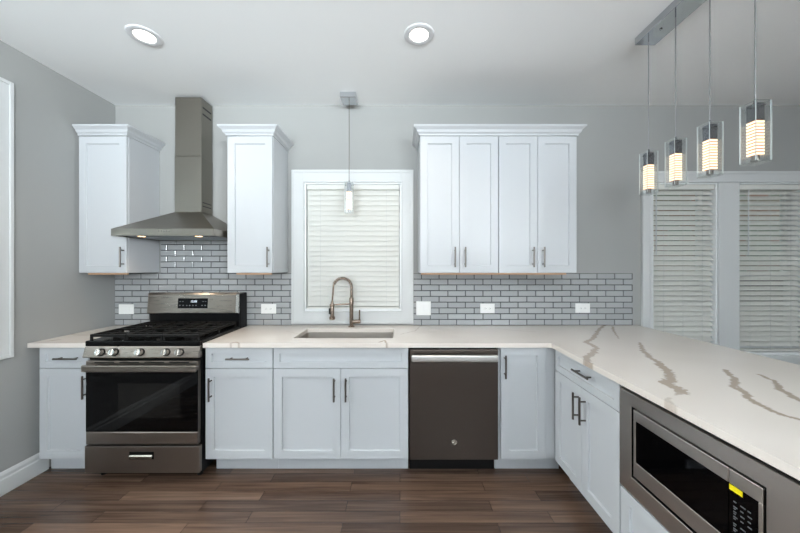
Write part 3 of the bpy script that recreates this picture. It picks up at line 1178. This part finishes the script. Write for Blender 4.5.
# cooktop
mb = MB()
mb.box(RX0, RX1, YD + 0.006, 2.60, 0.898, 0.934, 0.006, 2)
ck = mb.finish('cooktop', 'enamel', t)
for bx, by, br in ((-0.25, 0.15, 0.05), (-0.25, 0.40, 0.042), (0.25, 0.15, 0.055), (0.25, 0.40, 0.038), (0.0, 0.275, 0.045)):
    mb = MB()
    mb.lathe((RC + bx, YD + by, 0.934), [(br * 1.15, 0), (br * 1.15, 0.006), (br, 0.008), (br, 0.017), (br * 0.85, 0.021), (0.001, 0.021)], 28)
    mb.finish('burner', 'burner', t, smooth=True)
gw = (RX1 - RX0 - 0.03) / 3
for k in range(3):
    gx0 = RX0 + 0.015 + k * gw + 0.002
    gx1 = gx0 + gw - 0.004
    gy0, gy1 = YD + 0.020, 2.575
    mb = MB()
    za, zb, bw = 0.957, 0.975, 0.013
    mb.box(gx0, gx1, gy0, gy0 + bw, za, zb, 0.003)
    mb.box(gx0, gx1, gy1 - bw, gy1, za, zb, 0.003)
    mb.box(gx0, gx0 + bw, gy0 + bw, gy1 - bw, za, zb, 0.003)
    mb.box(gx1 - bw, gx1, gy0 + bw, gy1 - bw, za, zb, 0.003)
    cxg = (gx0 + gx1) / 2
    nb = 7
    for j in range(1, nb):
        yy = gy0 + (gy1 - gy0) * j / nb
        if j in (2, 5):
            mb.box(gx0 + bw, cxg - 0.028, yy - 0.005, yy + 0.005, za + 0.001, zb - 0.001, 0.002)
            mb.box(cxg + 0.028, gx1 - bw, yy - 0.005, yy + 0.005, za + 0.001, zb - 0.001, 0.002)
        else:
            mb.box(gx0 + bw, gx1 - bw, yy - 0.005, yy + 0.005, za + 0.001, zb - 0.001, 0.002)
    for (ya, yb_) in ((gy0 + bw, gy0 + 0.105), (gy0 + 0.185, gy0 + 0.30), (gy1 - 0.105, gy1 - bw)):
        mb.box(cxg - 0.005, cxg + 0.005, ya, yb_, za + 0.001, zb - 0.001, 0.002)
    for xx in (gx0 + 0.007, gx1 - 0.007):
        for yy in (gy0 + 0.007, (gy0 + gy1) / 2, gy1 - 0.007):
            mb.box(xx - 0.006, xx + 0.006, yy - 0.006, yy + 0.006, 0.9342, za + 0.002)
    mb.finish('grate', 'iron', t)
# backguard
mb = MB()
mb.box(RX0 + 0.002, RX1 - 0.002, 2.608, 2.725, 0.897, 1.205, 0.008, 2)
bg = mb.finish('backguard', 'black', t)
mb = MB()
PROF = [(2.6075, 1.040), (2.590, 1.040), (2.586, 1.046), (2.598, 1.195), (2.606, 1.208), (2.640, 1.212), (2.640, 1.2055), (2.6075, 1.2055)]
mb.prism_x(PROF, RX0, RX1 - 0.012)
bp_ = mb.finish('backguard_panel', 'rangesteel', bg)
MB().prism_x([(y - 0.003 if y < 2.603 else y, z) for y, z in PROF], RX1 - 0.030, RX1 - 0.008).finish('end_cap', 'steel_lt', bg)
tl = math.atan2(0.012, 0.149)
face = Matrix.Translation((RC - 0.0, 2.5915, 1.122)) @ Matrix.Rotation(-tl, 4, 'X')
mb = MB()
mb.box(-0.130, 0.118, -0.0012, 0.001, -0.040, 0.042, 0.001)
mb.bm.transform(face)
dp = mb.finish('control_display', 'bglass', bg)
me = text_mesh('12:08', 0.024, face @ Matrix.Translation((0.002, -0.0020, 0.016)) @ FACE_FRONT)
link_mesh('clock_digits', me, 'digit', dp)
for xx in (-0.112, -0.088, 0.080, 0.100):
    mb = MB().box(xx - 0.006, xx + 0.006, -0.0022, -0.0013, 0.014, 0.018)
    mb.bm.transform(face)
    mb.finish('touch_key', 'markdim', dp)
for xx in (-0.112, -0.085, -0.055, -0.030, -0.004, 0.022, 0.072, 0.098):
    mb = MB().box(xx - 0.005, xx + 0.005, -0.0022, -0.0013, -0.020, -0.012)
    mb.bm.transform(face)
    mb.finish('touch_key', 'markdim', dp)

# ------------------------------------------------------------------ range hood
HX0, HX1, HYF = -2.101, -1.352, 2.275
CX0, CX1, CYF = -1.856, -1.636, 2.577
HB = YB - 0.0115
t = thing('range_hood', 'stainless steel chimney range hood on the wall above the range', 'range hood', ((HX0 + HX1) / 2, 2.6, 1.65))
mb = MB()


def rect(x0, x1, y0, y1, z):
    return [(x0, y0, z), (x1, y0, z), (x1, y1, z), (x0, y1, z)]


mb.loft([rect(HX0 + 0.012, HX1 - 0.012, HYF + 0.012, HB - 0.004, 1.668), rect(HX0 + 0.012, HX1 - 0.012, HYF + 0.012, HB - 0.004, 1.652), rect(HX0, HX1, HYF, HB, 1.652),
         rect(HX0, HX1, HYF, HB, 1.703), rect(CX0 - 0.003, CX1 + 0.003, CYF - 0.003, HB, 1.874)], True, True)
cn = mb.finish('canopy', 'hoodsteel', t)
mb = MB()
n = 3
for k in range(n):
    xa = HX0 + 0.02 + k * (HX1 - HX0 - 0.04) / n
    mb.box(xa + 0.003, xa + (HX1 - HX0 - 0.04) / n - 0.003, HYF + 0.11, HB - 0.02, 1.655, 1.667, 0.002)
mb.finish('grease_filter', 'filter', t)
for lx in (139.5, 197.0):
    xx = (lx - 400) / 135.5
    l_ = MB().lathe((xx, HYF + 0.055, 1.652), [(0.034, 0.015), (0.034, -0.0006), (0.027, -0.0012), (0.026, -0.0002)], 24).finish('lamp_ring', 'chrome', t, smooth=True)
    MB().lathe((xx, HYF + 0.055, 1.651), [(0.0255, 0.004), (0.0255, 0.0006), (0.018, -0.0004), (0.001, -0.0008)], 24).finish('lamp_lens', 'hoodlens', l_, smooth=True)
    d = bpy.data.lights.new('hood_lamp', 'SPOT')
    d.energy = 3
    d.color = (1, 0.82, 0.62)
    d.spot_size = math.radians(120)
    d.spot_blend = 0.8
    d.shadow_soft_size = 0.02
    so = bpy.data.objects.new('hood_lamp', d)
    so.location = (xx, HYF + 0.055, 1.638)
    COL.objects.link(so)
for k in range(5):
    xx = (159.0 + k * 2.55 - 400) / 137.6
    MB().cyl((xx, HYF + 0.0005, 1.686), (xx, HYF - 0.003, 1.686), 0.0045, n=14).finish('push_button', 'steel', cn, smooth=True)
mb = MB()
mb.box(CX0, CX1, CYF, HB, 1.8745, 2.336, 0.002)
ch = mb.finish('lower_chimney', 'hoodsteel', t)
mb = MB()
for k in range(2):
    mb.box(CX1 + 0.0002, CX1 + 0.0008, CYF + 0.018, HB - 0.02, 1.955 - 0.03 * k, 1.962 - 0.03 * k)
mb.finish('vent_slots', 'slot', ch)
mb = MB()
mb.box(CX0 + 0.002, CX1 - 0.002, CYF + 0.002, HB, 2.3365, 2.824, 0.002)
ch = mb.finish('upper_chimney', 'hoodsteel', t)
mb = MB()
for k in range(2):
    mb.box(CX1 - 0.0018, CX1 - 0.0012, CYF + 0.02, HB - 0.02, 2.742 - 0.055 * k, 2.756 - 0.055 * k)
mb.finish('vent_slots', 'slot', ch)

# ------------------------------------------------------------------ dishwasher
t = thing('dishwasher', 'dark stainless dishwasher with bar handle right of the sink cabinet', 'dishwasher', (0.363, 2.4, 0))
X0, X1, YF = 0.0645, 0.661, 2.106
MB().box(X0 + 0.004, X1 - 0.004, YF + 0.032, 2.72, 0.114, 0.872).finish('body', 'black', t)
mb = MB()
mb.box(X0, X1, YF, YF + 0.03, 0.126, 0.868, 0.004, 2)
d = mb.finish('door', 'dwsteel', t)
mb = MB()
mb.box(X0 + 0.012, X1 - 0.012, YF - 0.044, YF - 0.022, 0.794, 0.842, 0.0100, 4)
for xx in (X0 + 0.016, X1 - 0.040):
    mb.box(xx, xx + 0.024, YF - 0.030, YF + 0.001, 0.806, 0.830, 0.002)
mb.finish('handle', 'barsteel', d, smooth=True)
badge(d, ((454.5 - 400) / 148.6, YF - 0.0002, ZC - (442 - 266.5) / 148.6), 0.0185, Matrix.Identity(4), 'steel')
MB().box(X0 + 0.2, X1 - 0.2, YF + 0.004, YF + 0.028, 0.8685, 0.8700).finish('vent_strip', 'markdim', d)
MB().box(X0 + 0.004, X1 - 0.004, YF + 0.104, YF + 0.119, 0.0, 0.112).finish('kick_plate', 'black', t)

# ------------------------------------------------------------------ built-in microwave: local x runs towards the camera, front faces -y
MY0 = 1.484
t = thing('microwave', 'built-in stainless microwave with trim kit in the peninsula', 'microwave', (PX - 0.02, MY0, 0.40), R90)
# local coordinates: origin at the far bottom corner on the carcass front
ZB = 0.40
WTK = 0.677
ox0, ox1, oz0, oz1 = 0.078, 0.596, 0.483 - ZB, 0.800 - ZB      # opening
mb = MB()


def ring_xz(x0, x1, z0, z1, y):
    return [(x0, y, z0), (x1, y, z0), (x1, y, z1), (x0, y, z1)]


mb.loft([ring_xz(0.003, WTK, 0.004, 0.459, 0.0185), ring_xz(0.003, WTK, 0.004, 0.459, -0.004), ring_xz(0.005, WTK - 0.002, 0.006, 0.457, -0.006),
         ring_xz(ox0 - 0.002, ox1 + 0.002, oz0 - 0.002, oz1 + 0.002, -0.006), ring_xz(ox0, ox1, oz0, oz1, -0.004), ring_xz(ox0, ox1, oz0, oz1, 0.0185)], False, False)
mb.bm.faces.ensure_lookup_table()
for f_ in mb.bm.faces[-4:]:
    f_.material_index = 1  # inner lip blackened to paint the shade of the gap round the door
mb.finish('trim_kit', ['mwsteel', 'black'], t, world=False)
MB().box(0.003, WTK, 0.0075, 0.0185, 0.4595, 0.4835).finish('gap_shade_strip', 'black', t, world=False)  # black strip paints the shade in the gap under the worktop
mb = MB()
mb.box(ox0 + 0.004, ox1 - 0.004, 0.012, 0.40, oz0 + 0.006, oz1 - 0.006)
mb.finish('body', 'black', t, world=False)
dx0, dx1 = ox0 + 0.011, 0.4925
dz0, dz1 = oz0 + 0.012, oz1 - 0.009
yf, yk = -0.005, 0.0115
gz0, gz1 = 0.563 - ZB, 0.745 - ZB
mb = MB()
mb.box(dx0, dx1, yf, yk, gz1, dz1, 0.002)
mb.box(dx0, dx1, yf, yk, dz0, gz0, 0.002)
mb.box(dx0, dx0 + 0.014, yf, yk, gz0, gz1, 0.002)
md = mb.finish('door', 'mwsteel', t, world=False)
MB().box(dx0 + 0.0145, dx1, yf + 0.001, yk, gz0 + 0.0005, gz1 - 0.0005).finish('door_window', 'bglass', md, world=False)
badge(md, (MY0 - 1.152, yf - 0.0002, 0.528 - ZB), 0.0125, Matrix.Identity(4), 'black')
bpy_badge = md.children[-1]
cx0, cx1 = dx1 + 0.002, ox1 - 0.009
mb = MB()
mb.box(cx0, cx1, yf, yk, gz1, dz1, 0.002)
mb.box(cx1 - 0.012, cx1, yf, yk, dz0, gz1, 0.002)
mb.box(cx0, cx1 - 0.012, yf, yk, dz0, gz0 - 0.045, 0.002)
mc = mb.finish('control_panel', 'mwsteel', t, world=False)
MB().box(cx0, cx1 - 0.0125, yf + 0.001, yk, gz0 - 0.0445, gz1 - 0.0005).finish('control_glass', 'bglass', mc, world=False)
MB().box(cx0 + 0.002, cx0 + 0.040, yf - 0.0004, yf + 0.0008, gz1 - 0.018, gz1 - 0.001).finish('sticker', 'yellow', mc, world=False)
for r in range(6):
    for c_ in range(3):
        mb = MB()
        xa = cx0 + 0.014 + c_ * 0.020
        za = gz1 - 0.050 - r * 0.0155 - (0.006 if r > 3 else 0)
        mb.box(xa, xa + (0.014 if c_ == 1 and r in (0, 4) else 0.008 + 0.003 * ((r + c_) % 2)), yf - 0.0001, yf + 0.0009, za, za + 0.0035)
        if r > 0 and c_ == 0:
            mb.box(xa, xa + 0.006, yf - 0.0001, yf + 0.0009, za - 0.006, za - 0.003)
        mb.finish('key', 'markdim', mc, world=False)

# ------------------------------------------------------------------ pendant lamps
LZ0, LZ1, LA = 1.866, 2.122, 0.033
GT = 0.004


def lamp_shade(parent, x, y):
    """square clear glass shade on a chrome socket block over a lit ribbed column"""
    mb = MB()
    zA, zB = LZ0 + 0.006, LZ1
    mb.box(x - LA, x + LA, y - LA, y - LA + GT, zA, zB)
    mb.box(x - LA, x + LA, y + LA - GT, y + LA, zA, zB)
    mb.box(x - LA, x - LA + GT, y - LA + GT + 0.0003, y + LA - GT - 0.0003, zA, zB)
    mb.box(x + LA - GT, x + LA, y - LA + GT + 0.0003, y + LA - GT - 0.0003, zA, zB)
    mb.box(x - LA, x + LA, y - LA, y + LA, LZ0, LZ0 + 0.0057)
    for f_ in mb.bm.faces:
        if f_.calc_area() < 0.0013 and min(e.calc_length() for e in f_.edges) < GT * 1.01:
            f_.material_index = 1
    g = mb.finish('glass_shade', ['lampglass', 'glassedge'], parent)
    h = 0.019
    mb = MB()
    mb.box(x - h, x + h, y - h, y + h, 2.046, 2.118, 0.0015)
    mb.cyl((x, y, 2.118), (x, y, 2.140), 0.008, 0.004, n=14)
    mb.cyl((x - LA - 0.004, y, 2.100), (x + LA + 0.004, y, 2.100), 0.0025, n=8)
    mb.cyl((x, y - LA - 0.004, 2.100), (x, y + LA + 0.004, 2.100), 0.0025, n=8)
    mb.finish('socket', 'socket', g)
    mb = MB()
    mb.box(x - h + 0.0035, x + h - 0.0035, y - h + 0.0035, y + h - 0.0035, 1.8985, 2.0455)
    b = mb.finish('crystal_column', 'bulbgap', g)
    mb = MB()
    z = 1.900
    while z < 2.041:
        mb.box(x - h, x + h, y - h, y + h, z, z + 0.0080, 0.001)
        z += 0.0134
    bmesh.ops.translate(mb.bm, verts=mb.bm.verts[:], vec=(0, 0, 0))
    mb.finish('crystal_ribs', 'bulb', g)
    mb = MB()
    mb.lathe((x, y, LZ0 + 0.0062), [(0.013, 0.026), (0.013, 0.004), (0.008, 0.0)], 18)
    mb.finish('bottom_cap', 'nickel', g, smooth=True)
    return g


PXC, PYC = -0.4205, 2.588
t = thing('pendant_lamp', 'single glass pendant lamp hanging in front of the sink window', 'pendant lamp', (PXC, PYC, LZ0))
MB().box(PXC - 0.0635, PXC + 0.0635, PYC - 0.0635, PYC + 0.0635, ZCEIL - 0.045, ZCEIL - 0.0005, 0.002).finish('canopy', 'chrome', t)
MB().cyl((PXC, PYC, 2.135), (PXC, PYC, ZCEIL - 0.044), 0.0028, n=8).finish('cord', 'nickel', t)
lamp_shade(t, PXC, PYC)

IX = 1.513
t = thing('linear_pendant_lamp', 'chrome ceiling bar with four glass pendant lamps over the peninsula', 'pendant lamp', (IX, 1.61, LZ0))
MB().box(IX - 0.0625, IX + 0.0625, 1.29, 1.935, ZCEIL - 0.046, ZCEIL - 0.0005, 0.002).finish('canopy', 'darkchrome', t)
for yy in (1.50, 1.80):
    MB().lathe((IX - 0.012, yy, ZCEIL - 0.052), [(0.004, 0), (0.007, 0.002), (0.007, 0.0055)], 14).finish('canopy_screw', 'chrome', t, smooth=True)
for yy in (1.905, 1.718, 1.528, 1.333):
    MB().cyl((IX, yy, 2.135), (IX, yy, ZCEIL - 0.045), 0.0030, n=10).finish('cord', 'lampcord', t, smooth=True)
    lamp_shade(t, IX, yy)


# ------------------------------------------------------------------ recessed ceiling lights
def downlight(x, y, label, power):
    t = thing('recessed_light', label, 'ceiling light', (x, y, ZCEIL - 0.004), group='recessed ceiling lights')
    MB().lathe((x, y, ZCEIL), [(0.057, -0.0005), (0.057, -0.005), (0.062, -0.0065), (0.086, -0.0060), (0.091, -0.004), (0.093, -0.0005)], 40).finish('trim_ring', 'cantrim', t, smooth=True)
    MB().lathe((x, y, ZCEIL), [(0.0565, -0.0005), (0.0565, -0.0025), (0.001, -0.0026)], 40).finish('lens', 'lens', t)
    d = bpy.data.lights.new('downlight', 'SPOT')
    d.energy = power
    d.color = (1, 0.80, 0.60)
    d.spot_size = math.radians(120)
    d.spot_blend = 0.9
    d.shadow_soft_size = 0.06
    so = bpy.data.objects.new('downlight', d)
    so.location = (x, y, ZCEIL - 0.02)
    COL.objects.link(so)


downlight(-1.562, 1.915, 'round lit recessed ceiling light near the range hood', 20)
downlight(0.116, 1.905, 'round lit recessed ceiling light in the middle, nearer the two-door wall cabinets', 20)


# ------------------------------------------------------------------ outlets and switches
def plate(px0, px1, py0, py1, kind, name, label, cat):
    s_ = F / (YB - 0.012)
    x0, x1 = (px0 - 400) / s_, (px1 - 400) / s_
    z1, z0 = ZC - (py0 - 266.5) / s_, ZC - (py1 - 266.5) / s_
    y = YB - 0.0102
    t = thing(name, label, cat, ((x0 + x1) / 2, y, (z0 + z1) / 2))
    MB().box(x0, x1, y - 0.006, y, z0, z1, 0.003, 2).finish('cover_plate', 'plate', t)
    cx, cz = (x0 + x1) / 2, (z0 + z1) / 2
    if kind == 'duplex':
        MB().box(cx - 0.033, cx + 0.033, y - 0.0085, y - 0.0055, cz - 0.016, cz + 0.016, 0.001).finish('receptacle', 'plate', t)
        mb = MB()
        for sx in (-0.019, 0.019):
            mb.box(cx + sx - 0.006, cx + sx - 0.001, y - 0.0092, y - 0.0084, cz + 0.004, cz + 0.0058)
            mb.box(cx + sx - 0.007, cx + sx - 0.001, y - 0.0092, y - 0.0084, cz - 0.006, cz - 0.0042)
            mb.cyl((cx + sx + 0.006, y - 0.0084, cz), (cx + sx + 0.006, y - 0.0092, cz), 0.0025, n=10)
        mb.finish('sockets', 'slot', t)
    elif kind == 'switch':
        for sx in (-0.024, 0.024):
            MB().box(cx + sx - 0.0165, cx + sx + 0.0165, y - 0.0095, y - 0.0055, cz - 0.033, cz + 0.033, 0.001).finish('rocker', 'plate', t)
    else:
        MB().box(cx - 0.033, cx + 0.033, y - 0.0090, y - 0.0055, cz - 0.0165, cz + 0.0165, 0.001).finish('rocker', 'plate', t)
    return t


plate(416.2, 430.8, 301.3, 315.2, 'switch', 'light_switch', 'white square double switch plate beside the sink window casing', 'switch')
plate(480.2, 494.6, 303.6, 313.2, 'duplex', 'power_outlet', 'white outlet on the tiles under the two-door cabinets, nearer the switch plate', 'outlet')
plate(575.2, 589.8, 303.4, 312.8, 'duplex', 'power_outlet', 'white outlet on the tiles nearest the peninsula end of the backsplash', 'outlet')
plate(261.2, 276.2, 304.0, 313.6, 'duplex', 'power_outlet', 'white outlet on the tiles between the range and sink window', 'outlet')
plate(119.0, 134.0, 304.3, 314.0, 'blank', 'light_switch', 'small white switch plate on the tiles left of the range', 'switch')
